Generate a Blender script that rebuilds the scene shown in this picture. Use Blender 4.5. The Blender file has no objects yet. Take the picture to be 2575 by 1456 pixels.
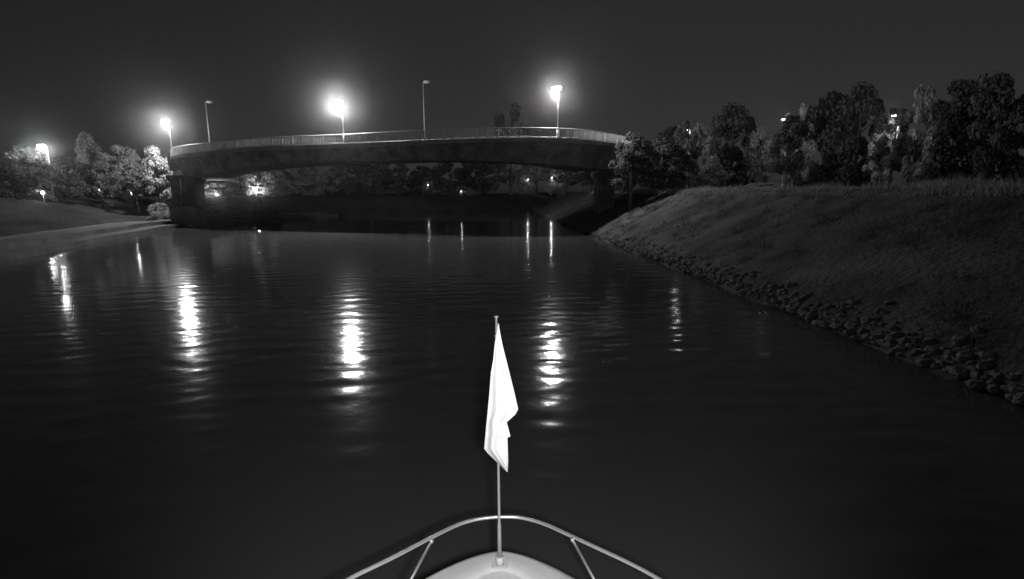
import bpy, bmesh, math, random
from mathutils import Vector, noise, Matrix
random.seed(7)
S = bpy.context.scene
COL = S.collection
PI = math.pi

# ------------------------------------------------------------------ camera
EYE = 5.0
PITCH = math.atan((728 - 485) / 1287.5)
cam_d = bpy.data.cameras.new('camera'); cam_d.lens = 18; cam_d.sensor_width = 36
cam_d.clip_start = .05; cam_d.clip_end = 4000
cam = bpy.data.objects.new('camera', cam_d); COL.objects.link(cam)
cam.location = (0, 0, EYE); cam.rotation_euler = (PI / 2 - PITCH, 0, 0)
S.camera = cam

def ray(px, py):
    """direction per unit of camera depth for a pixel of the 2575 px wide photo"""
    u = (px - 1287.5) / 1287.5; v = (py - 728) / 1287.5
    return Vector((u, math.cos(PITCH) - v * math.sin(PITCH), -math.sin(PITCH) - v * math.cos(PITCH)))
def at_y(px, py, Y):
    r = ray(px, py); return Vector((0, 0, EYE)) + r * (Y / r.y)
def at_z(px, py, z):
    r = ray(px, py); return Vector((0, 0, EYE)) + r * ((z - EYE) / r.z)

# ------------------------------------------------------------------ world
W = bpy.data.worlds.new('World'); S.world = W; W.use_nodes = True
nt = W.node_tree; nt.nodes.clear()
sky = nt.nodes.new('ShaderNodeTexSky'); sky.sky_type = 'NISHITA'; sky.sun_disc = False
sky.sun_elevation = math.radians(4); sky.sun_rotation = math.radians(200)
hs = nt.nodes.new('ShaderNodeHueSaturation'); hs.inputs['Saturation'].default_value = 0
bg = nt.nodes.new('ShaderNodeBackground'); bg.inputs['Strength'].default_value = 0.0088
wo = nt.nodes.new('ShaderNodeOutputWorld')
nt.links.new(sky.outputs[0], hs.inputs['Color']); nt.links.new(hs.outputs[0], bg.inputs['Color']); nt.links.new(bg.outputs[0], wo.inputs[0])

S.view_settings.view_transform = 'Standard'; S.view_settings.look = 'None'
S.view_settings.exposure = 0; S.view_settings.gamma = 1
S.cycles.use_denoising = True; S.cycles.use_adaptive_sampling = False
S.cycles.max_bounces = 5; S.cycles.diffuse_bounces = 2; S.cycles.glossy_bounces = 3
S.cycles.transmission_bounces = 3; S.cycles.volume_bounces = 0
S.cycles.sample_clamp_indirect = 6; S.cycles.sample_clamp_direct = 0

# infrared lamp of the boat's own camera: it lights the flag and the bow
ld = bpy.data.lights.new('infrared_lamp', 'SPOT'); ld.energy = 950; ld.spot_size = math.radians(84); ld.spot_blend = .8
ld.shadow_soft_size = .08
lo = bpy.data.objects.new('infrared_lamp', ld); COL.objects.link(lo)
lo.location = (.12, .12, EYE - .18)
lo.rotation_euler = (Vector((0, 3.9, 2.85)) - lo.location).to_track_quat('-Z', 'Y').to_euler()

# ------------------------------------------------------------------ materials
def mat(name, v, rough=.8, var=0., scale=3., bump=0., metal=0., emit=0., spec=None, bscale=None):
    m = bpy.data.materials.new(name); m.use_nodes = True
    n = m.node_tree; b = n.nodes['Principled BSDF']
    b.inputs['Base Color'].default_value = (v, v, v, 1); b.inputs['Roughness'].default_value = rough
    b.inputs['Metallic'].default_value = metal
    if spec is not None: b.inputs['Specular IOR Level'].default_value = spec
    if var or bump:
        tc = n.nodes.new('ShaderNodeTexCoord'); no = n.nodes.new('ShaderNodeTexNoise')
        no.inputs['Scale'].default_value = scale; no.inputs['Detail'].default_value = 7; no.inputs['Roughness'].default_value = .65
        n.links.new(tc.outputs['Object'], no.inputs['Vector'])
        mr = n.nodes.new('ShaderNodeMapRange'); mr.inputs[1].default_value = .3; mr.inputs[2].default_value = .7
        mr.inputs[3].default_value = v * (1 - var); mr.inputs[4].default_value = v * (1 + var)
        n.links.new(no.outputs[0], mr.inputs[0]); n.links.new(mr.outputs[0], b.inputs['Base Color'])
        if bump:
            n2 = n.nodes.new('ShaderNodeTexNoise'); n2.inputs['Scale'].default_value = bscale or scale * 6; n2.inputs['Detail'].default_value = 5
            n.links.new(tc.outputs['Object'], n2.inputs['Vector'])
            bp = n.nodes.new('ShaderNodeBump'); bp.inputs['Strength'].default_value = bump; bp.inputs['Distance'].default_value = .1
            n.links.new(n2.outputs[0], bp.inputs['Height']); n.links.new(bp.outputs[0], b.inputs['Normal'])
    if emit:
        b.inputs['Emission Color'].default_value = (1, 1, 1, 1); b.inputs['Emission Strength'].default_value = emit
    return m
M = dict(
    grass=mat('lawn', .045, .95, .5, .25, 1., bscale=3, spec=.1),
    levee=mat('levee_grass', .1, .95, .6, .35, 1., bscale=4, spec=.1),
    concrete=mat('concrete', .24, .85, .35, .4, .4),
    quay=mat('quay_stone', .09, .8, .4, .5, .5),
    dark_concrete=mat('weathered_concrete', .15, .85, .75, .55, .6),
    asphalt=mat('asphalt', .06, .85, .3, 2),
    rail=mat('galvanised_rail', .32, .5, .15, 2, metal=.3),
    pole=mat('lamp_pole', .5, .5, .15, 3, metal=.2),
    trunk=mat('bark', .13, .9, .4, 3, .6),
    steel=mat('polished_steel', .6, .38, .05, 6, metal=.75),
    deck=mat('deck_paint', .68, .5, .06, 3, .05),
    cap=mat('bulwark_paint', .56, .4, .08, 4, .04),
    hull=mat('hull_paint', .3, .4, .1, 2),
    flag=mat('flag_cloth', .74, .8, .04, 8, .1, bscale=60),
    staff=mat('flagstaff_paint', .42, .35, .1, 8, metal=.4),
    stone=mat('riprap_stone', .11, .9, .5, 1.2, .6),
    dull=mat('unlit_pole', .12, .6, .2, 3),
    shell=mat('lamp_housing', .25, .5, .1, 4),
    boxmat=mat('painted_panel', .5, .6, .2, 1.5),
)
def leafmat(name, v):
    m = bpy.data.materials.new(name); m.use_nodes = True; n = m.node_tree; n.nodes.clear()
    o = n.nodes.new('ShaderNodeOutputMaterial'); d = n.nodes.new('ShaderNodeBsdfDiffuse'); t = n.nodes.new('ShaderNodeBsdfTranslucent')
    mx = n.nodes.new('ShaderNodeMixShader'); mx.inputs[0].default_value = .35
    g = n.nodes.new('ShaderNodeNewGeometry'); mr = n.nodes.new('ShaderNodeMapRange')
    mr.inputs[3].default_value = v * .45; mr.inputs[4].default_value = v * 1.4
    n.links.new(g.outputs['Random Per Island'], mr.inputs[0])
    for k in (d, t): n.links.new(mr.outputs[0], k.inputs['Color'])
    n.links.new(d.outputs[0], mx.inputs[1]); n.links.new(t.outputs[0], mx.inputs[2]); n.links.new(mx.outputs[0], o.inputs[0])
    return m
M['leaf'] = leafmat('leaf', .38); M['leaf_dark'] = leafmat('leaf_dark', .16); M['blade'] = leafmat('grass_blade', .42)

def emitter(strength):
    m = bpy.data.materials.new('lit_lens'); m.use_nodes = True; n = m.node_tree; n.nodes.clear()
    o = n.nodes.new('ShaderNodeOutputMaterial'); e = n.nodes.new('ShaderNodeEmission'); e.inputs[1].default_value = strength
    n.links.new(e.outputs[0], o.inputs[0]); return m

def water_mat():
    m = bpy.data.materials.new('river_water'); m.use_nodes = True; n = m.node_tree; b = n.nodes['Principled BSDF']
    b.inputs['Base Color'].default_value = (.075, .075, .075, 1); b.inputs['Roughness'].default_value = .095; b.inputs['IOR'].default_value = 1.33
    tc = n.nodes.new('ShaderNodeTexCoord')
    prev = None
    for sc, dist, strg, det in ((3.5, .004, 1., 2.),):
        mp = n.nodes.new('ShaderNodeMapping'); mp.inputs['Scale'].default_value = (sc * .8, sc, sc); mp.inputs['Rotation'].default_value = (0, 0, .35 * sc)
        no = n.nodes.new('ShaderNodeTexNoise'); no.inputs['Scale'].default_value = 1; no.inputs['Detail'].default_value = det
        bp = n.nodes.new('ShaderNodeBump'); bp.inputs['Strength'].default_value = strg; bp.inputs['Distance'].default_value = dist
        n.links.new(tc.outputs['Object'], mp.inputs[0]); n.links.new(mp.outputs[0], no.inputs['Vector']); n.links.new(no.outputs[0], bp.inputs['Height'])
        if prev: n.links.new(prev.outputs[0], bp.inputs['Normal'])
        prev = bp
    n.links.new(prev.outputs[0], b.inputs['Normal'])
    return m
M['water'] = water_mat()

# ------------------------------------------------------------------ helpers
def link(name, me, m, parent=None, loc=(0, 0, 0)):
    o = bpy.data.objects.new(name, me); COL.objects.link(o); o.location = loc
    if m is not None: me.materials.clear(); me.materials.append(m)
    if parent: o.parent = parent
    return o
def obj(name, bm, m, parent=None, smooth=False, loc=(0, 0, 0)):
    me = bpy.data.meshes.new(name); bmesh.ops.recalc_face_normals(bm, faces=bm.faces)
    bm.to_mesh(me); bm.free()
    if smooth:
        for p in me.polygons: p.use_smooth = True
    return link(name, me, m, parent, loc)
def pydata(name, vs, fs, m, parent=None, smooth=False, loc=(0, 0, 0)):
    me = bpy.data.meshes.new(name); me.from_pydata(vs, [], fs); me.update()
    if smooth:
        for p in me.polygons: p.use_smooth = True
    return link(name, me, m, parent, loc)
def thing(name, label, cat, loc=(0, 0, 0), rz=0, group=None):
    o = bpy.data.objects.new(name, None); COL.objects.link(o); o.location = loc; o.rotation_euler = (0, 0, rz)
    o['label'] = label; o['category'] = cat
    if group: o['group'] = group
    return o
def struct(o, kind='structure', label=None):
    o['kind'] = kind
    if label: o['label'] = label
    return o
def box(bm, x0, x1, y0, y1, z0, z1, bev=0):
    r = bmesh.ops.create_cube(bm, size=1)
    for v in r['verts']:
        v.co = Vector(((x0 + x1) / 2 + v.co.x * (x1 - x0), (y0 + y1) / 2 + v.co.y * (y1 - y0), (z0 + z1) / 2 + v.co.z * (z1 - z0)))
    if bev:
        es = list({e for v in r['verts'] for e in v.link_edges})
        bmesh.ops.bevel(bm, geom=es, offset=bev, segments=2, affect='EDGES')
def tube(bm, pts, rad, seg=10, cap=True):
    pts = [Vector(p) for p in pts]; n = len(pts)
    rads = rad if isinstance(rad, (list, tuple)) else [rad] * n
    rings = []; ref = None
    for i, p in enumerate(pts):
        d = (pts[min(i + 1, n - 1)] - pts[max(i - 1, 0)]).normalized()
        if ref is None: ref = d.cross(Vector((0, 0, 1)) if abs(d.z) < .9 else Vector((1, 0, 0))).normalized()
        a = (ref - d * ref.dot(d)).normalized(); ref = a; b = d.cross(a)
        rings.append([bm.verts.new(p + (a * math.cos(2 * PI * k / seg) + b * math.sin(2 * PI * k / seg)) * rads[i]) for k in range(seg)])
    for i in range(n - 1):
        for k in range(seg):
            bm.faces.new((rings[i][k], rings[i][(k + 1) % seg], rings[i + 1][(k + 1) % seg], rings[i + 1][k]))
    if cap:
        bm.faces.new(rings[0][::-1]); bm.faces.new(rings[-1])
def catmull(P, k=8):
    P = [Vector(p) for p in P]; out = []
    for i in range(len(P) - 1):
        p0 = P[max(i - 1, 0)]; p1 = P[i]; p2 = P[i + 1]; p3 = P[min(i + 2, len(P) - 1)]
        for j in range(k):
            t = j / k
            out.append(.5 * ((2 * p1) + (p2 - p0) * t + (2 * p0 - 5 * p1 + 4 * p2 - p3) * t * t + (3 * p1 - p0 - 3 * p2 + p3) * t ** 3))
    out.append(P[-1]); return out
def sstep(a, b, x):
    t = max(0, min(1, (x - a) / (b - a))); return t * t * (3 - 2 * t)

# ------------------------------------------------------------------ terrain, water
def right_x(y): return 12.7 - .052 * min(max(y, 0), 110)
BANK = [(-60, -33), (0, -33.5), (36, -37.2), (60, -44.5), (72, -48.2), (80, -47.6), (90, -43.5), (104, -39.5), (118, -36.5), (128, -27), (140, -8), (150, 12), (165, 26), (700, 30)]
def left_x(y):
    for (a, p), (b, q) in zip(BANK, BANK[1:]):
        if a <= y <= b: return p + (q - p) * sstep(a, b, y) * .5 + (q - p) * (y - a) / (b - a) * .5
    return BANK[-1][1]
def height(x, y):
    n = noise.noise(Vector((x * .09, y * .09, 0))) * .35 + noise.noise(Vector((x * .3, y * .3, 4))) * .12 + noise.noise(Vector((x * .9, y * .9, 2))) * .07
    rx, lx = right_x(y), left_x(y)
    dr = x - rx; dl = lx - x
    if dr > 0 and not (dl > 0 and y > 130):
        h = -.5 + 1.0 * sstep(-1.5, 1, dr) + 4.75 * max(0, min(1, (dr - .6) / 9.6)) ** .93
        h += (n * .5 if dr < 9 else n * .12)
    elif dl > 0:
        h = .55 + .9 * sstep(7.5, 9, dl) + 2.6 * sstep(9, 22, dl) + (n * .6 if dl > 9 else 0)
        if dl < 4.6: h = -.9
        if y > 104:
            k = sstep(104, 118, y); h = h * (1 - k) + k * (-.9 + 1.5 * sstep(-1, 2, dl) + 3.6 * sstep(1, 18, dl) + n)
    else:
        h = -1.5
        if dr > -2.5: h = -1.5 + 1.0 * sstep(-2.5, 0, dr)
        if y > 104 and dl > -2: h = max(h, -.9)
    return h
def axis(a, b, fine):
    xs = []; x = a
    while x < b:
        xs.append(x); s = 18
        for lo_, hi_, st in fine:
            if lo_ <= x < hi_: s = min(s, st)
        x += s
    xs.append(b); return xs
xs = axis(-420, 420, [(-110, -50, 2), (-68, -30, .7), (-30, 4, 2), (4, 32, .5), (32, 45, 1), (45, 90, 3)])
ys = axis(-60, 620, [(-60, 100, 1.6), (100, 240, 2.5), (240, 330, 6)])
def grid(sel, name, m):
    vs = {}; V = []; F = []
    def vid(i, j):
        if (i, j) not in vs: vs[(i, j)] = len(V); V.append((xs[i], ys[j], height(xs[i], ys[j])))
        return vs[(i, j)]
    for i in range(len(xs) - 1):
        for j in range(len(ys) - 1):
            if sel((xs[i] + xs[i + 1]) / 2, (ys[j] + ys[j + 1]) / 2): F.append((vid(i, j), vid(i + 1, j), vid(i + 1, j + 1), vid(i, j + 1)))
    return struct(pydata(name, V, F, m, smooth=True))
is_levee = lambda x, y: x > 6 and y < 150
grid(lambda x, y: not is_levee(x, y), 'ground', M['grass'])
grid(is_levee, 'levee_slope', M['levee'])
import numpy as np
def water_mesh():
    """real small waves: a sum of sines on a grid, calm towards the borders"""
    gx = np.concatenate([[-900, -400, -200, -100, -80, -66], np.arange(-56, 22.01, .14), [30, 60, 120, 300, 900]])
    gy = np.concatenate([[-200, -80, -30, -10], np.arange(2, 92, .14), np.arange(92, 200, .6), [215, 240, 300, 450, 800, 1500]])
    X, Y = np.meshgrid(gx, gy, indexing='ij'); Z = np.zeros_like(X); r = random.Random(3)
    for k in range(WN):
        lam = WL[0] * (WL[1] / WL[0]) ** (k / (WN - 1)); a = r.gauss(WDIR, .33); q = 2 * PI / lam
        Z += WS * math.sqrt(2 / WN) / q * np.sin(q * (X * math.cos(a) + Y * math.sin(a)) + r.uniform(0, 6.28))
    patch = .8 + .35 * np.sin(X * .11 + 1.3 * np.sin(Y * .05)) * np.sin(Y * .083 + .7 * np.sin(X * .07))
    fade = np.clip((X + 56) / 3, 0, 1) * np.clip((22 - X) / 3, 0, 1) * np.clip((Y - 2) / 3, 0, 1) * np.clip((200 - Y) / 60, .0, 1)
    Z *= patch * fade
    nx, ny = X.shape; me = bpy.data.meshes.new('water')
    me.vertices.add(nx * ny); me.vertices.foreach_set('co', np.stack([X, Y, Z], -1).astype(np.float32).ravel())
    i = (np.arange(nx - 1)[:, None] * ny + np.arange(ny - 1)[None]).ravel(); q = np.stack([i, i + ny, i + ny + 1, i + 1], -1)
    me.loops.add(q.size); me.polygons.add(len(q)); me.loops.foreach_set('vertex_index', q.ravel().astype(np.int32))
    me.polygons.foreach_set('loop_start', (np.arange(len(q)) * 4).astype(np.int32))
    me.polygons.foreach_set('use_smooth', np.ones(len(q), bool)); me.update(calc_edges=True); me.validate()
    return struct(link('water', me, M['water']))
WN, WL, WS, WDIR = 60, (.42, 1.6), .029, -1.45
water_mesh()
# stepped stone quay along the left bank
def extrude_y(name, prof, y0, y1, xf, m, parent=None, step=3):
    V = []; F = []; n = len(prof); k = int((y1 - y0) / step) + 1
    for i in range(k + 1):
        y = min(y0 + i * step, y1)
        for (x, z) in prof: V.append((xf(y) + x, y, z))
    for i in range(k):
        for j in range(n):
            F.append((i * n + j, i * n + (j + 1) % n, (i + 1) * n + (j + 1) % n, (i + 1) * n + j))
    F.append(tuple(range(n))); F.append(tuple(range(k * n, k * n + n))[::-1])
    return pydata(name, V, F, m, parent)
q = thing('quay_wall', 'pale stepped stone quay along the water below the left bank lawn', 'quay', (0, 0, 0))
extrude_y('lower_step', [(0, -1.2), (0, .5), (-2.1, .5), (-2.1, -1.2)], -40, 112, left_x, M['quay'], q)
extrude_y('upper_step', [(-2.1, -1.2), (-2.1, 1.0), (-4.8, 1.0), (-4.8, -1.2)], -40, 112, left_x, M['quay'], q)
extrude_y('towpath', [(-4.8, -.3), (-4.8, .8), (-7.9, .85), (-7.9, -.3)], -40, 112, left_x, M['dark_concrete'], q)

# riprap stones at the foot of the levee: uncountable
def rocks(name, pts, m, size=.4):
    V = []; F = []
    ico = bmesh.new(); bmesh.ops.create_icosphere(ico, subdivisions=1, radius=1)
    bv = [v.co.copy() for v in ico.verts]; bf = [[v.index for v in f.verts] for f in ico.faces]; ico.free()
    for p in pts:
        s = size * random.uniform(.3, 1.1) ** 1.4 * 1.25; b = len(V); q_ = Matrix.Rotation(random.uniform(0, 6), 3, Vector((random.random(), random.random(), random.random() + .1)).normalized())
        sc = Vector((random.uniform(.7, 1.3), random.uniform(.7, 1.3), random.uniform(.5, .9)))
        for v in bv:
            w = q_ @ v; w = Vector((w.x * sc.x, w.y * sc.y, w.z * sc.z)) * s * random.uniform(.85, 1.1)
            V.append(tuple(p + w))
        F += [[b + i for i in f] for f in bf]
    return struct(pydata(name, V, F, m), 'stuff')
pts = []
for i in range(4200):
    y = -8 + 118 * random.random() ** 1.5; d = random.gauss(.25, .42)
    pts.append(Vector((right_x(y) + d, y, height(right_x(y) + d, y) - .02)))
rocks('riprap', pts, M['stone'], .17)['label'] = 'loose stones along the waterline at the foot of the right bank'

# grass blades on the levee crest and lawn edge
def blades(name, pts, m, hgt, wid=.05, clump=0):
    V = []; F = []
    for p in pts:
        a = random.uniform(0, PI); h = hgt * random.uniform(.4, 1.3) * (1 + clump * max(-.25, noise.noise(p * .45) * 2.2)); l = Vector((random.gauss(0, .35), random.gauss(0, .35), 1)) * h
        c = Vector((math.cos(a), math.sin(a), 0)) * wid; b = len(V)
        V += [tuple(p - c), tuple(p + c), tuple(p + l)]; F.append((b, b + 1, b + 2))
    return struct(pydata(name, V, F, m), 'stuff')
pts = []
for i in range(42000):
    y = random.uniform(4, 110); d = 9.3 + random.random() ** 1.6 * 7
    x = right_x(y) + d; pts.append(Vector((x, y, height(x, y) - .03)))
blades('grass', pts, M['blade'], .24, .025, 1.3)['label'] = 'rough grass fringe along the top of the right bank'
pts = []
for i in range(1500):
    y = -6 + 120 * random.random() ** 1.3; d = .3 + 9.6 * random.random(); x = right_x(y) + d; k = random.random() ** 2
    if noise.noise(Vector((x * .25, y * .25, 9))) < -.05: continue
    for j in range(random.randint(6, 26)):
        u = x + random.gauss(0, .22); v = y + random.gauss(0, .22); pts.append(Vector((u, v, height(u, v) - .03)))
blades('weeds', pts, M['leaf_dark'], .34, .022)['label'] = 'scattered weed tufts on the dark slope of the right bank'
pts = []
for i in range(16000):
    y = random.uniform(40, 118); d = 8.2 + random.random() * 14
    x = left_x(y) - d; pts.append(Vector((x, y, height(x, y) - .03)))
blades('grass', pts, M['leaf_dark'], .16, .025)['label'] = 'mown lawn grass behind the stone quay on the left bank'

# ------------------------------------------------------------------ bridge
# near edge of the deck in plan with deck height and girder depth
EDGE = [(-100, 150, 9.00, 1.4), (-69, 112, 9.40, 1.6), (-56.2, 89.5, 9.90, 2.3), (-50.0, 77.8, 10.35, 3.0), (-36, 71.2, 10.95, 2.35), (-21, 66.4, 11.05, 2.1), (-7, 63.4, 11.30, 2.3),
        (5.6, 62.4, 11.30, 2.9), (15, 68.5, 11.05, 3.1), (21, 80, 10.90, 2.1), (25.5, 98, 10.20, 1.7), (30, 120, 9.00, 1.5), (34, 145, 7.20, 1.3)]
P3 = catmull([e[:3] for e in EDGE], 10); DEP = catmull([(e[3], 0, 0) for e in EDGE], 10)
NRM = []
for i, p in enumerate(P3):
    d = P3[min(i + 1, len(P3) - 1)] - P3[max(i - 1, 0)]; d.z = 0; d.normalize(); NRM.append(Vector((-d.y, d.x, 0)))
WID = 9.5
bridge = thing('road_bridge', 'long dark concrete road bridge with haunched girder and pale railing over the river', 'bridge')
def sweep(name, prof, m, parent=bridge):
    V = []; F = []
    for p, nn, dp in zip(P3, NRM, DEP):
        pr = prof(dp.x)
        for (o_, z) in pr: V.append(tuple(p + nn * o_ + Vector((0, 0, z))))
    n = len(pr)
    for i in range(len(P3) - 1):
        for j in range(n): F.append((i * n + j, i * n + (j + 1) % n, (i + 1) * n + (j + 1) % n, (i + 1) * n + j))
    F.append(tuple(range(n))); F.append(tuple(range(len(V) - n, len(V)))[::-1])
    return pydata(name, V, F, m, parent)
sweep('deck', lambda d: [(0, 0), (WID, 0), (WID, -.45), (0, -.45)], M['concrete'])
sweep('girder', lambda d: [(.7, -.45), (WID - .7, -.45), (WID - 1.6, -d), (1.6, -d)], M['dark_concrete'])
sweep('road_surface', lambda d: [(1.9, .005), (WID - 1.9, .005), (WID - 1.9, .03), (1.9, .03)], M['asphalt'])
def railing(off):
    bm = bmesh.new()
    for zz, r in ((1.15, .045), (.14, .03)):
        tube(bm, [p + nn * off + Vector((0, 0, zz)) for p, nn in zip(P3, NRM)], r, 5)
    acc = 0
    for i in range(len(P3) - 1):
        a = P3[i] + NRM[i] * off; b = P3[i + 1] + NRM[i + 1] * off; L = (b - a).length
        k = max(1, int(L / .2))
        for j in range(k):
            p = a.lerp(b, j / k); w = .05 if (j % 10 == 0) else .028
            t = (b - a).normalized() * w; nn = NRM[i] * w * .6
            vs = [bm.verts.new(p + s1 * t + s2 * nn + Vector((0, 0, z))) for z in (0, 1.12) for s1, s2 in ((-1, -1), (1, -1), (1, 1), (-1, 1))]
            for k4 in range(4): bm.faces.new((vs[k4], vs[(k4 + 1) % 4], vs[4 + (k4 + 1) % 4], vs[4 + k4]))
    return obj('railing', bm, M['rail'], bridge)
railing(.12); railing(WID - .12)
# piers
def pier_column(x0, x1, y0, y1, ztop, flare=.5):
    bm = bmesh.new(); box(bm, x0, x1, y0, y1, -1, ztop - 1.0, .12)
    r = bmesh.ops.create_cube(bm, size=1)
    for v in r['verts']:
        f = flare if v.co.z > 0 else -.003
        v.co = Vector(((x0 + x1) / 2 + v.co.x * (x1 - x0 + 2 * f), (y0 + y1) / 2 + v.co.y * (y1 - y0 + f), ztop - .4 if v.co.z > 0 else ztop - 1.05)) if True else v.co
    box(bm, x0 - flare, x1 + flare, y0 - flare / 2, y1 + flare / 2, ztop - .4, ztop + .02, .03)
    return obj('pier', bm, M['dark_concrete'], bridge)
pier_column(-50.3, -48.0, 76.8, 81.6, 7.5, .35)
bm = bmesh.new()  # the wide low footing with a sloping shoulder towards the river
prof = [(-50.2, -1.2), (-44.2, -1.2), (-44.4, 1.0), (-44.6, 2.35), (-46.6, 3.05), (-50.2, 3.1)]
va = [bm.verts.new((x, 75.8, z)) for x, z in prof]; vb = [bm.verts.new((x, 82.2, z)) for x, z in prof]
bm.faces.new(va); bm.faces.new(vb[::-1])
for i in range(len(prof)): bm.faces.new((va[i], vb[i], vb[(i + 1) % 6], va[(i + 1) % 6]))
bmesh.ops.bevel(bm, geom=list(bm.edges), offset=.1, segments=2, affect='EDGES')
obj('pier_footing', bm, M['dark_concrete'], bridge)
pier_column(12.4, 14.6, 74, 79, 7.9)

for (x, y, z1) in ((-48.6, 76.72, 7.3), (13.0, 73.92, 7.7)):
    bm = bmesh.new(); tube(bm, [(x, y, .2), (x, y, z1)], .07, 8)
    for zz in (1.5, 3.6, 5.6): tube(bm, [(x, y, zz), (x, y, zz + .08)], .1, 8)
    obj('drain_pipe', bm, M['dull'], bridge, True)

# ------------------------------------------------------------------ lamps
LITS = {}
def bulb(t, loc, I, r):
    l = bpy.data.lights.new('bulb', 'POINT'); l.energy = I * 4 * PI; l.shadow_soft_size = r
    o = bpy.data.objects.new('bulb', l); COL.objects.link(o); o.parent = t; o.location = loc
def street_lamp(base, h, arm, intensity, label, group, pr=.085, hd=1.):
    """arm: horizontal vector to the head. intensity in W/sr-like scene units; 0 = unlit"""
    t = thing('street_lamp', label, 'street lamp', base, 0, group)
    ax, ay = arm; PM = M['pole' if intensity else 'dull']
    bm = bmesh.new(); tube(bm, [(0, 0, -.1), (0, 0, .9)], pr * 1.7, 12); tube(bm, [(0, 0, .9), (0, 0, h * .5), (0, 0, h - .5)], [pr * 1.1, pr * .85, pr * .7], 10)
    obj('pole', bm, PM, t, True)
    bm = bmesh.new(); tube(bm, [(0, 0, -.12), (0, 0, .04)], pr * 2.6, 12); obj('base_plate', bm, PM, t)
    bm = bmesh.new(); tube(bm, catmull([(0, 0, h - .52), (ax * .08, ay * .08, h - .12), (ax * .4, ay * .4, h + .1), (ax * .8, ay * .8, h + .12)], 5), pr * .55, 8); obj('arm', bm, PM, t, True)
    d = Vector((ax, ay, 0)); L = d.length; d.normalize(); s = Vector((-d.y, d.x, 0))
    def ell(zs, name, m, cut):
        bm = bmesh.new(); bmesh.ops.create_uvsphere(bm, u_segments=16, v_segments=10, radius=1)
        for v in list(bm.verts):
            if (cut > 0 and v.co.z < -.02) or (cut < 0 and v.co.z > .02): v.co.z = 0
        for v in bm.verts:
            v.co = d * (L * .8 + .3 + v.co.x * .55 * hd) + s * v.co.y * .42 * hd + Vector((0, 0, h + .1 + v.co.z * zs * hd))
        bmesh.ops.remove_doubles(bm, verts=bm.verts, dist=.0005)
        return obj(name, bm, m, t, True)
    ell(.12, 'lamp_housing', M['shell'] if intensity else M['dull'], 1)
    mm = emitter(60 if intensity > 100 else 12) if intensity else M['dull']
    if intensity: bulb(t, d * (L * .8 + .3) + Vector((0, 0, h - .5)), intensity, .3)
    ell(.3, 'lens', mm, -1).location = (0, 0, -.006)
    return t
def park_lamp(base, h, intensity, label, group, r=.2):
    t = thing('park_lamp', label, 'park lamp', base, 0, group)
    bm = bmesh.new(); tube(bm, [(0, 0, -.3), (0, 0, h * .6), (0, 0, h)], [.07, .05, .04], 8); obj('post', bm, M['pole'], t, True)
    bm = bmesh.new(); bmesh.ops.create_uvsphere(bm, u_segments=14, v_segments=8, radius=r)
    for v in bm.verts: v.co.z += h + r * .9
    obj('globe', bm, emitter(14), t, True)
    bulb(t, (0, -r * 1.7, h + r), intensity, r * .6)
    bm = bmesh.new(); tube(bm, [(0, 0, h + r * 1.85), (0, 0, h + r * 2.15)], [r * .7, r * .2], 12); obj('cap', bm, M['shell'], t)
    return t

gB = 'street lamps along the bridge'
def deck_lamp(px, Y, h, arm, I, label, pr=.085, far=False):
    # the deck edge point in the line of sight of this column of the photo
    def col(i):
        q = P3[i] + NRM[i] * (WID - .45 if far else .38)
        dep = q.y * math.cos(PITCH) - (q.z - EYE) * math.sin(PITCH)
        return abs(q.x / dep - (px - 1287.5) / 1287.5)
    best = min(range(29, 80), key=col)
    p = P3[best] + NRM[best] * (WID - .45 if far else .38)
    r = at_y(px, 375, p.y); p = Vector((r.x, p.y, p.z))
    return street_lamp(p + Vector((0, 0, .12)), h, arm, I, label, gB, pr=pr, hd=1.25 if I else 1.)
deck_lamp(432, 0, 5.0, (-.55, .3), 750, 'lit street lamp at the left end of the bridge above the pier')
deck_lamp(866, 0, 5.0, (-.42, .2), 1200, 'brightest lit street lamp, over the middle of the bridge')
deck_lamp(1402, 0, 5.6, (-.12, .3), 640, 'lit street lamp on the bridge right of the flag')
deck_lamp(529, 0, 8.6, (.6, -.2), 0, 'tall unlit lamp post on the bridge nearest the pier', .075, True)
deck_lamp(1069, 0, 8.4, (.35, -.2), 0, 'tall unlit lamp post on the bridge between the two brightest lamps', .075, True)

def ground_lamp(px, pytop, Y, arm, I, label, group, h=None, pr=.085, hd=1.):
    top = at_y(px, pytop, Y); g = height(top.x, top.y)
    return street_lamp((top.x, top.y, g), top.z - g, arm, I, label, group, pr=pr, hd=hd)
gL = 'street lamps on the banks'
ground_lamp(117, 366, 94, (-.85, 0), 300, 'lit street lamp among trees at the far left', gL)
gR = 'street lamps behind the right bank trees'
ground_lamp(1736, 328, 80, (-.3, 0), 9, 'small lit street lamp above the pale round bush on the right bank', gR, hd=.3)
ground_lamp(1983, 300, 67, (-.2, .2), 36, 'lit street lamp whose thin pole meets the top of the right bank', gR, pr=.06, hd=.5)
ground_lamp(2262, 292, 64, (-.5, 0), 26, 'rightmost lit street lamp among the right bank trees', gR, pr=.06, hd=.5)

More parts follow.
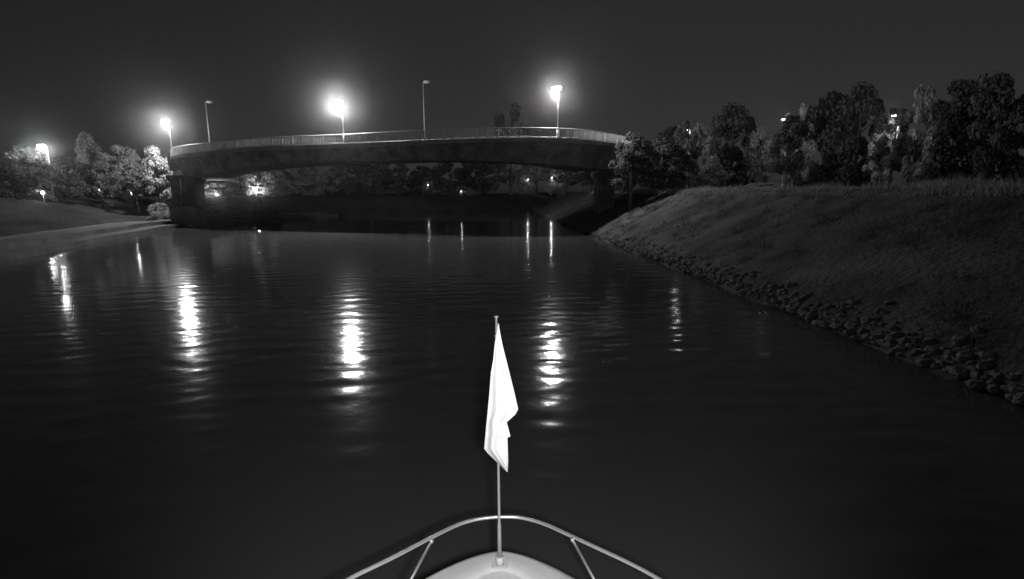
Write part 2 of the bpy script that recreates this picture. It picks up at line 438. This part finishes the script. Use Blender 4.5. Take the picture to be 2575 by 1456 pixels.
gP = 'small park lamps on the far banks'
def plamp(px, py, Y, I, label, r=.12, h=None):
    c = at_y(px, py, Y); g = height(c.x, c.y); hh = max(.5, c.z - g)
    return park_lamp((c.x, c.y, g), hh, I, label, gP, r)
plamp(643, 478, 128, 120, 'small bright park lamp seen under the bridge span', .2)
plamp(1076, 466, 168, 3, 'dim park lamp in the shrubs left of the river bend')
plamp(1160, 482, 166, 3, 'low park lamp nearest the waterline at the river bend')
plamp(1328, 452, 176, 8, 'left one of two close park lamps beyond the flag')
plamp(1388, 447, 176, 14, 'right one of two close park lamps beyond the flag')
plamp(1458, 438, 170, 8, 'park lamp on the far bank under the bridge lamp')
plamp(108, 488, 74, 4, 'low garden lamp shining on bushes at the far left', .22)
plamp(330, 484, 84, 4, 'low garden lamp under the trees left of the bridge', .09)
plamp(250, 478, 88, 3, 'faint garden lamp half hidden under the tall narrow tree', .08)
plamp(545, 492, 118, 85, 'low lamp lighting the foliage right of the bridge pier', .12)

# ------------------------------------------------------------------ trees
def crown_mesh(kind, n, seed, leaf=.16):
    rnd = random.Random(seed); V = []; F = []
    # unit crown: z 0..1, radius about 0.5 (broad) ; built of clumps on limbs
    clumps = []
    nc = {'round': 42, 'cone': 46, 'narrow': 40, 'loose': 30, 'bush': 26}[kind]
    for i in range(nc):
        z = rnd.random()
        if kind == 'round': R = .5 * math.sqrt(max(0, 1 - (2 * z - .85) ** 2 / 1.35)); 
        elif kind == 'cone': R = .5 * (1 - z) ** .6 * (1 if z > .12 else .8)
        elif kind == 'narrow': R = .5 * math.sin(PI * min(1, z * .9 + .12)) ** .6
        elif kind == 'loose': R = .5 * math.sqrt(max(0, 1 - (2 * z - 1) ** 2))
        else: R = .5 * math.sqrt(max(0, 1 - z * z))
        R = max(R, .06); a = rnd.uniform(0, 2 * PI); rr = R * math.sqrt(rnd.uniform(.15, 1)) * rnd.uniform(.8, 1.12)
        clumps.append((Vector((rr * math.cos(a), rr * math.sin(a), z * .93 + .02)), rnd.uniform(.09, .17) * (1.1 if kind != 'loose' else .8)))
    per = n // nc
    for c, s in clumps:
        for k in range(per):
            d = Vector((rnd.gauss(0, 1), rnd.gauss(0, 1), rnd.gauss(0, 1))).normalized() * s * rnd.uniform(.45, 1.0) ** .6
            d.z *= .75
            p = c + d; nrm = (d.normalized() + Vector((rnd.gauss(0, .5), rnd.gauss(0, .5), rnd.gauss(0, .5) + .3))).normalized()
            t = nrm.cross(Vector((rnd.random(), rnd.random(), rnd.random()))).normalized(); b = nrm.cross(t)
            l = leaf * rnd.uniform(.5, 1.25) * .1
            i0 = len(V)
            V += [tuple(p - t * l), tuple(p - b * l * .6), tuple(p + t * l), tuple(p + b * l * .6)]; F.append((i0, i0 + 1, i0 + 2, i0 + 3))
    me = bpy.data.meshes.new('crown'); me.from_pydata(V, [], F); me.update(); return me, clumps
def trunk_mesh(clumps, seed, bare=.16):
    rnd = random.Random(seed); bm = bmesh.new()
    # unit space like the crown, trunk reaches down below z=0
    tube(bm, [(0, 0, -bare - .03), (.005, 0, .2), (-.008, .01, .55), (.0, 0, .88)], [.034, .026, .016, .004], 8)
    for c, s in rnd.sample(clumps, min(14, len(clumps))):
        z0 = max(.0, c.z - .22)
        tube(bm, [(0, 0, z0), (c.x * .5, c.y * .5, z0 + (c.z - z0) * .4), tuple(c)], [.011, .008, .003], 5)
    me = bpy.data.meshes.new('trunk'); bm.to_mesh(me); bm.free(); return me
KINDS = {}
for i, (k, n) in enumerate([('round', 9500), ('cone', 9500), ('narrow', 8000), ('loose', 5000), ('bush', 4200), ('round', 8500), ('loose', 5600)]):
    me, cl = crown_mesh(k, n, 30 + i, .26 if k != 'bush' else .3)
    KINDS.setdefault(k, []).append((me, trunk_mesh(cl, 60 + i)))
def tree(px, ytop, ybase, wpx, Y, kind, label, group, dark=False, var=0, ground=True, bare=.16, name='tree', cat='tree'):
    """crown spans the given pixel rows at depth Y; its trunk stands on the ground there"""
    top = at_y(px, ytop, Y); bot = at_y(px, ybase, Y); g = height(top.x, top.y)
    w = wpx / 1287.5 * Y; zb = max(g + .1, bot.z) if kind != 'bush' else g - .1
    H = top.z - zb
    t = thing(name, label, cat, (top.x, top.y, g - .2), random.uniform(0, 6.28), group)
    cm, tm = KINDS[kind][var % len(KINDS[kind])]
    key = (cm.name, dark)
    if key not in MATCH:
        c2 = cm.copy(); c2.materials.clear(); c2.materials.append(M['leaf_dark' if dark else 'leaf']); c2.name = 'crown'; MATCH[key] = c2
        if not tm.materials: tm.materials.append(M['trunk'])
    c = bpy.data.objects.new('crown', MATCH[key]); COL.objects.link(c); c.parent = t
    c.location = (0, 0, zb - (g - .2)); c.scale = (w, w, H)
    if kind != 'bush':
        tr = bpy.data.objects.new('trunk', tm); COL.objects.link(tr); tr.parent = t
        s = min(w, 9)
        tr.location = c.location; tr.scale = (w, w, H)
        tr.name = 'trunk'
        extra = zb - (g - .3)
        if extra > .16 * H:
            bm = bmesh.new(); tube(bm, [(0, 0, -.1), (0, 0, extra)], [.038 * w + .05, .032 * w], 8); obj('lower_trunk', bm, M['trunk'], t, True)
    return t
MATCH = {}
gT = 'trees on the left bank'
tree(386, 374, 502, 98, 82.5, 'cone', 'bright leafy tree beside the bridge pier, lit from the right', gT)
tree(296, 368, 503, 120, 90, 'round', 'round tree just left of the brightly lit one', gT)
tree(214, 342, 500, 78, 94, 'narrow', 'tall narrow tree rising above its neighbours on the left bank', gT)
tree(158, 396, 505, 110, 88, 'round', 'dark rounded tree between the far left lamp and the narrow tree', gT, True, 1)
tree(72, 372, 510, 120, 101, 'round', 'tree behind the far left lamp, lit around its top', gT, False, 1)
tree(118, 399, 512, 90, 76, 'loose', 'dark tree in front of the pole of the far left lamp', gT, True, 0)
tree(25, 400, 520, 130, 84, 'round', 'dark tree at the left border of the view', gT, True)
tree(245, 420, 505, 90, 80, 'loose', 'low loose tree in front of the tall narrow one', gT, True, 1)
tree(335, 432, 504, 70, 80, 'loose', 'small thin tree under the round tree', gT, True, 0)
gU = 'trees seen under the bridge'
for i, (px, yt, w, Y, k) in enumerate([(545, 408, 90, 122, 'loose'), (600, 415, 100, 128, 'round'), (668, 408, 110, 133, 'round'), (735, 404, 110, 138, 'loose'), (800, 402, 110, 145, 'round'),
                                       (870, 396, 110, 150, 'round'), (935, 392, 110, 156, 'round'), (1000, 400, 100, 160, 'loose')]):
    lab = ['bright ragged tree right of the bridge pier', 'rounded tree second from the pier under the span', 'rounded tree behind the small lamp under the span',
           'loose tree right of the small lamp under the span', 'rounded tree under the bridge left of its brightest lamp', 'dark rounded tree directly below the brightest bridge lamp',
           'dark tree right of the brightest bridge lamp, under the span', 'dark loose tree below the second unlit lamp post'][i]
    tree(px, yt, 494, w, Y, k, lab, gU, i > 4, i)
gF = 'trees around the river bend'
for i, (px, yt, yb, w, Y, k, dk, lab) in enumerate([
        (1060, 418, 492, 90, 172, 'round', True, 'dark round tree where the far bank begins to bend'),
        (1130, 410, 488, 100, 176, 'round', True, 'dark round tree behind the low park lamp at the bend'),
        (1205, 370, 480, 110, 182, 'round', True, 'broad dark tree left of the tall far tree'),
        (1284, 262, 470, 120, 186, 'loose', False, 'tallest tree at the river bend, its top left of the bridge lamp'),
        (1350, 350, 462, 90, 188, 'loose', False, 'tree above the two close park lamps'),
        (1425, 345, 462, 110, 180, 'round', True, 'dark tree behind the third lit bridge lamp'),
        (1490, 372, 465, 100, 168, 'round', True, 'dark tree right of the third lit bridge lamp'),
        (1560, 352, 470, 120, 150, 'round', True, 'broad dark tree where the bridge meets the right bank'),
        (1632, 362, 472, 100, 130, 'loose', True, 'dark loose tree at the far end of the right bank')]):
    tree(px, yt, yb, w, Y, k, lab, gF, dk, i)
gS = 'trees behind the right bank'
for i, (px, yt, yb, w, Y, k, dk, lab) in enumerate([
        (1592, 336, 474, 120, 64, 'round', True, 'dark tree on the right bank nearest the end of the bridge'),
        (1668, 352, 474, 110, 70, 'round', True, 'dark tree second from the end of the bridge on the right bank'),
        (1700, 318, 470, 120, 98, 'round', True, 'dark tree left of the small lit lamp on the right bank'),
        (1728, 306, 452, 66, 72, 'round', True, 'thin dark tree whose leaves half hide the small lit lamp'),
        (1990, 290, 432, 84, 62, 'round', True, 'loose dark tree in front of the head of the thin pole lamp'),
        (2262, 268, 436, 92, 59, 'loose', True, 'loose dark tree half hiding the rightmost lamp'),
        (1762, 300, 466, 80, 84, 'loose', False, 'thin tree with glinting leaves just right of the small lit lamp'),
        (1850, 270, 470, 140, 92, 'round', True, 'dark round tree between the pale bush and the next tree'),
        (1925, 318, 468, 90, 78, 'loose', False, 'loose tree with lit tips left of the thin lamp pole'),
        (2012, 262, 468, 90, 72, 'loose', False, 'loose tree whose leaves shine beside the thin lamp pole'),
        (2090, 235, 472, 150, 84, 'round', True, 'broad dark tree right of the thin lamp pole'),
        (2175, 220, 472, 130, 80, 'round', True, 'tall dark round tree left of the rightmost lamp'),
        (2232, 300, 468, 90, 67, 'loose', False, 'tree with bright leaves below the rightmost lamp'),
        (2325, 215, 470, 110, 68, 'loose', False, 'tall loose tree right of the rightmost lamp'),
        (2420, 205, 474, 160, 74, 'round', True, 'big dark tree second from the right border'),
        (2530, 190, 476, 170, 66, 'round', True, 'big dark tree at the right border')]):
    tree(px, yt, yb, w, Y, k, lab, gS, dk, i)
gK = 'bushes on the banks'
def bush(px, yt, w, Y, lab, dark=False):
    c = at_y(px, yt, Y)
    tree(px, yt, 500, w, Y, 'bush', lab, gK, dark, 0, name='bush', cat='bush')
bush(1792, 396, 96, 77, 'pale lit bush under the small street lamp on the right bank')
bush(105, 482, 46, 78, 'lit bush behind the low garden lamp at the far left')
bush(655, 500, 70, 88, 'dark bush at the water edge right of the pier', True)
bush(690, 522, 36, 88, 'small dark bush beside the bigger one at the water edge', True)
bush(535, 478, 60, 121, 'lit bush behind the bridge pier')
bush(1325, 440, 50, 179, 'bush lit by the left one of two close park lamps')
bush(1395, 436, 50, 179, 'bush lit by the right one of two close park lamps')
bush(1100, 470, 60, 172, 'bush right of the dim park lamp at the bend')
bush(1180, 474, 44, 170, 'bush beside the low park lamp near the waterline')
bush(1925, 460, 110, 66, 'low scrub on the right bank left of the thin lamp pole')
bush(250, 470, 34, 91, 'small bush behind the faint garden lamp')
bush(330, 470, 40, 87, 'small bush under the round tree on the left bank')
bush(400, 512, 60, 79, 'low bush at the foot of the brightly lit tree')

# ------------------------------------------------------------------ boat
K = .7
DZ = EYE - 4.5 * K
def crop7(cx, cy): return ((850 + cx * .3495) * .958, (1100 + cy * .3495) * .958)
left_e = [at_z(*crop7(*c), DZ) for c in [(1330, 998), (1230, 1012), (1130, 1040), (1000, 1094), (900, 1143), (795, 1202)]]
right_e = [at_z(*crop7(*c), DZ) for c in [(1430, 1008), (1540, 1032), (1650, 1077), (1740, 1121), (1890, 1202)]]
half = []   # symmetric half outline (offset from centreline, y)
CX = left_e[0].x
for k in range(0, 29):
    w = (k / 20) ** 1.25 if k < 20 else 1 + (k - 20) * .05
    half.append((w * K, left_e[0].y - .58 * w ** 1.6 * K))
half += [(w * K, y * K) for w, y in [(1.6, 4.42), (1.8, 3.95), (1.97, 3.3), (2.1, 2.4), (2.18, 1.2), (2.2, -1), (2.2, -6), (2.1, -9)]]
hs_ = catmull([(w, y, 0) for w, y in half], 3)
ring = [(CX - p.x, p.y) for p in hs_[::-1]] + [(CX + p.x, p.y) for p in hs_[1:]]
boat = thing('boat', 'pale motor boat bow with rounded foredeck pointing up the river', 'boat', (0, 0, 0))
def inset(r, d):
    return [(x - (x - CX) * d / max(abs(x - CX), .9 * K), y - d * max(0, min(1, (y / K - 2) / 3.8))) for (x, y) in r]
n = len(ring)
# hull shell: sheer, knuckle, waterline
V = []; F = []
for k, (s, dy, z) in enumerate([(1, 0, DZ - .02), (1.0, -.02, DZ - .13), (.86, -.4, .95), (.74, -.75, .2), (.5, -1.2, -.6)]):
    for (x, y) in ring: V.append((CX + (x - CX) * s, y + dy * sstep(0, 4, y), z))
for k in range(4):
    for i in range(n - 1): F.append((k * n + i, k * n + i + 1, (k + 1) * n + i + 1, (k + 1) * n + i))
F.append(tuple(range(0, n)))
pydata('hull', V, F, M['hull'], boat, True)
# rounded cap of the bulwark: from outer edge over to the inner lip
V = []; F = []
lay = [(d * K, z * K) for d, z in [(0, -.10), (-.03, -.03), (.0, .012), (.06, .03), (.16, .036), (.27, .03), (.30, .0), (.305, -.04)]]
for d, z in lay:
    rr = inset(ring, d) if d > 0 else [(CX + (x - CX) * (1 - d * .5), y - d * (1 if y > 3.5 else 0)) for x, y in ring]
    for (x, y) in rr: V.append((x, y, DZ + z))
for k in range(len(lay) - 1):
    for i in range(n - 1): F.append((k * n + i, k * n + i + 1, (k + 1) * n + i + 1, (k + 1) * n + i))
pydata('bulwark', V, F, M['cap'], boat, True)
V = []; F = []
dk_ = inset(ring, .30 * K)
for (x, y) in dk_: V.append((x, y, DZ - .015))
for (x, y) in dk_: V.append((CX + (x - CX) * .55, y - .35 * max(0, min(1, (y / K - 2) / 3.8)), DZ + .015))
for i in range(n - 1): F.append((i, i + 1, n + i + 1, n + i))
F.append(tuple(range(n, 2 * n)))
pydata('foredeck', V, F, M['deck'], boat, True)
# flat strip from the staff foot aft
bm = bmesh.new(); box(bm, CX - .035, CX + .035, 1.75, 3.71, DZ, DZ + .023, .006); obj('deck_strip', bm, M['cap'], boat)
# pulpit rail
RZ = DZ + .56 * K
rp = [at_z(*crop7(*c), RZ) for c in [(190, 1202), (500, 1050), (820, 884), (1000, 797), (1110, 762), (1200, 745), (1300, 736), (1400, 735), (1480, 741), (1590, 766), (1700, 806), (1840, 870), (2110, 994), (2300, 1084), (2500, 1192)]]
a0 = rp[0]; b0 = rp[-1]
rp = [Vector((a0.x - d * K, a0.y - e * K, RZ)) for d, e in ((.62, 2.2), (.55, 1.3), (.4, .68), (.2, .25))] + rp + [Vector((b0.x + d * K, b0.y - e * K, RZ)) for d, e in ((.2, .25), (.4, .68), (.55, 1.3), (.62, 2.2))]
bm = bmesh.new(); tube(bm, catmull(rp, 6), 0.0147, 12); pr_ = obj('pulpit_rail', bm, M['steel'], boat, True)
for (ca, cb) in [((820, 897), (655, 1202)), ((1857, 888), (2030, 1202))]:
    A = at_z(*crop7(*ca), RZ); s = 1 if A.x > CX else -1
    # foot stands on the bulwark along the pixel line
    r = ray(*crop7(*cb)); 
    Bz = RZ - .18; B = at_z(*crop7(*cb), Bz); foot = A + (B - A) * ((RZ - (DZ + .02)) / (RZ - Bz))
    bm = bmesh.new(); tube(bm, [A, foot], .0105, 10); obj('stanchion', bm, M['steel'], boat, True)
    d_ = (foot - A).normalized(); bm = bmesh.new(); tube(bm, [A + d_ * .008, A + d_ * .035], .0155, 12); obj('collar', bm, M['steel'], boat, True)
    bm = bmesh.new(); tube(bm, [foot - Vector((0, 0, .02)), foot + Vector((0, 0, .014))], .03, 12); obj('stanchion_foot', bm, M['steel'], boat, True)
for yy in (1.82, 2.38):
    for s in (-1, 1):
        x = 1.33 if yy < 2 else 1.2
        bm = bmesh.new(); tube(bm, [(CX + s * (x - .07), yy, DZ), (CX + s * (x + .3), yy + .07, RZ)], .009, 10); obj('stanchion', bm, M['steel'], boat, True)
# flagstaff
FB = at_z(1257, 1420, DZ + .025); FT = at_y(1248, 797, FB.y)
staff = thing('flagstaff', 'thin grey flagstaff with base socket standing on the boat bow', 'flagstaff', FB)
D = FT - FB
bm = bmesh.new(); tube(bm, [D * .0, D * .17, D * .19, D * .6, D], [.0182, .0168, .012, .0098, .008], 12); obj('pole', bm, M['staff'], staff, True)
bm = bmesh.new(); tube(bm, [D * 0, D * .035], .033, 16); obj('socket', bm, M['cap'], staff, True)
bm = bmesh.new(); box(bm, -.07, .07, -.05, .05, -.01, .009, .004); obj('base_plate', bm, M['cap'], staff)
bm = bmesh.new(); tube(bm, [D * .998, D * 1.003], .017, 12); obj('truck', bm, M['staff'], staff, True)
# flag: hanging cloth with folds
def crop8(cx, cy): return ((1150 + cx * .3298) * .958, (800 + cy * .3298) * .958)
Lp = [(478, 150), (462, 230), (448, 330), (438, 440), (420, 540), (408, 700), (394, 850), (380, 1000), (367, 1145), (395, 1180), (430, 1214), (468, 1250), (510, 1290), (548, 1328)]
Rp = [(482, 150), (492, 215), (512, 320), (540, 430), (568, 540), (598, 660), (618, 745), (637, 830), (615, 872), (578, 905), (546, 934), (560, 985), (576, 1046), (552, 1058), (555, 1150), (558, 1250), (553, 1328)]
def interp(P, y):
    for (a, b) in zip(P, P[1:]):
        if a[1] <= y <= b[1]: return a[0] + (b[0] - a[0]) * (y - a[1]) / max(1e-6, b[1] - a[1])
    return P[-1][0]
rows = sorted(set([150 + (1328 - 150) * i / 110 for i in range(111)] + [p[1] for p in Lp + Rp])); NC = 40
V = []; F = []
def cloth(Lf, Rf, dep, amp, ph, base):
    i0 = len(V)
    for r_, y in enumerate(rows):
        a, b = Lf(y), Rf(y); t_ = (y - 150) / 1178
        for c in range(NC + 1):
            u = c / NC; x = a + (b - a) * u
            Yp = FB.y - .02 + dep + .85 * amp * t_ ** .7 * (math.sin(u * 8.5 + ph + t_ * 1.6) + .35 * math.sin(u * 19 + ph * 2 - t_ * 3))
            Yp += -.035 * t_ * (1 - (2 * u - 1) ** 2)
            V.append(tuple(at_y(*crop8(x, y), Yp) - base))
    for r_ in range(len(rows) - 1):
        for c in range(NC):
            k = i0 + r_ * (NC + 1) + c; F.append((k, k + 1, k + NC + 2, k + NC + 1))
cloth(lambda y: interp(Lp, y), lambda y: interp(Rp, y), -.035, .0245, .4, FT)
fl = pydata('flag', V, F, M['flag'], None, True, FT)
fl['label'] = 'white flag hanging limp and folded from the staff on the boat bow'; fl['category'] = 'flag'
for f_ in (.07, .30, .55):
    c_ = D * (1 - f_); bm = bmesh.new(); tube(bm, [c_ - D * .0035, c_ + D * .0035], .0155, 12); obj('flag_tie', bm, M['staff'], staff, True)
sm = fl.modifiers.new('thickness', 'SOLIDIFY'); sm.thickness = .003

# ------------------------------------------------------------------ haze
bm = bmesh.new(); box(bm, -430, 430, -62, 630, -3, 48)
hz = obj('haze', bm, None); hz['kind'] = 'stuff'
hm = bpy.data.materials.new('haze'); hm.use_nodes = True; n = hm.node_tree; n.nodes.clear()
hm.cycles.volume_sampling = 'EQUIANGULAR'
o = n.nodes.new('ShaderNodeOutputMaterial'); pv = n.nodes.new('ShaderNodeVolumePrincipled')
pv.inputs['Color'].default_value = (.9, .9, .9, 1); pv.inputs['Density'].default_value = .0004; pv.inputs['Anisotropy'].default_value = .975
n.links.new(pv.outputs[0], o.inputs['Volume']); hz.data.materials.clear(); hz.data.materials.append(hm)
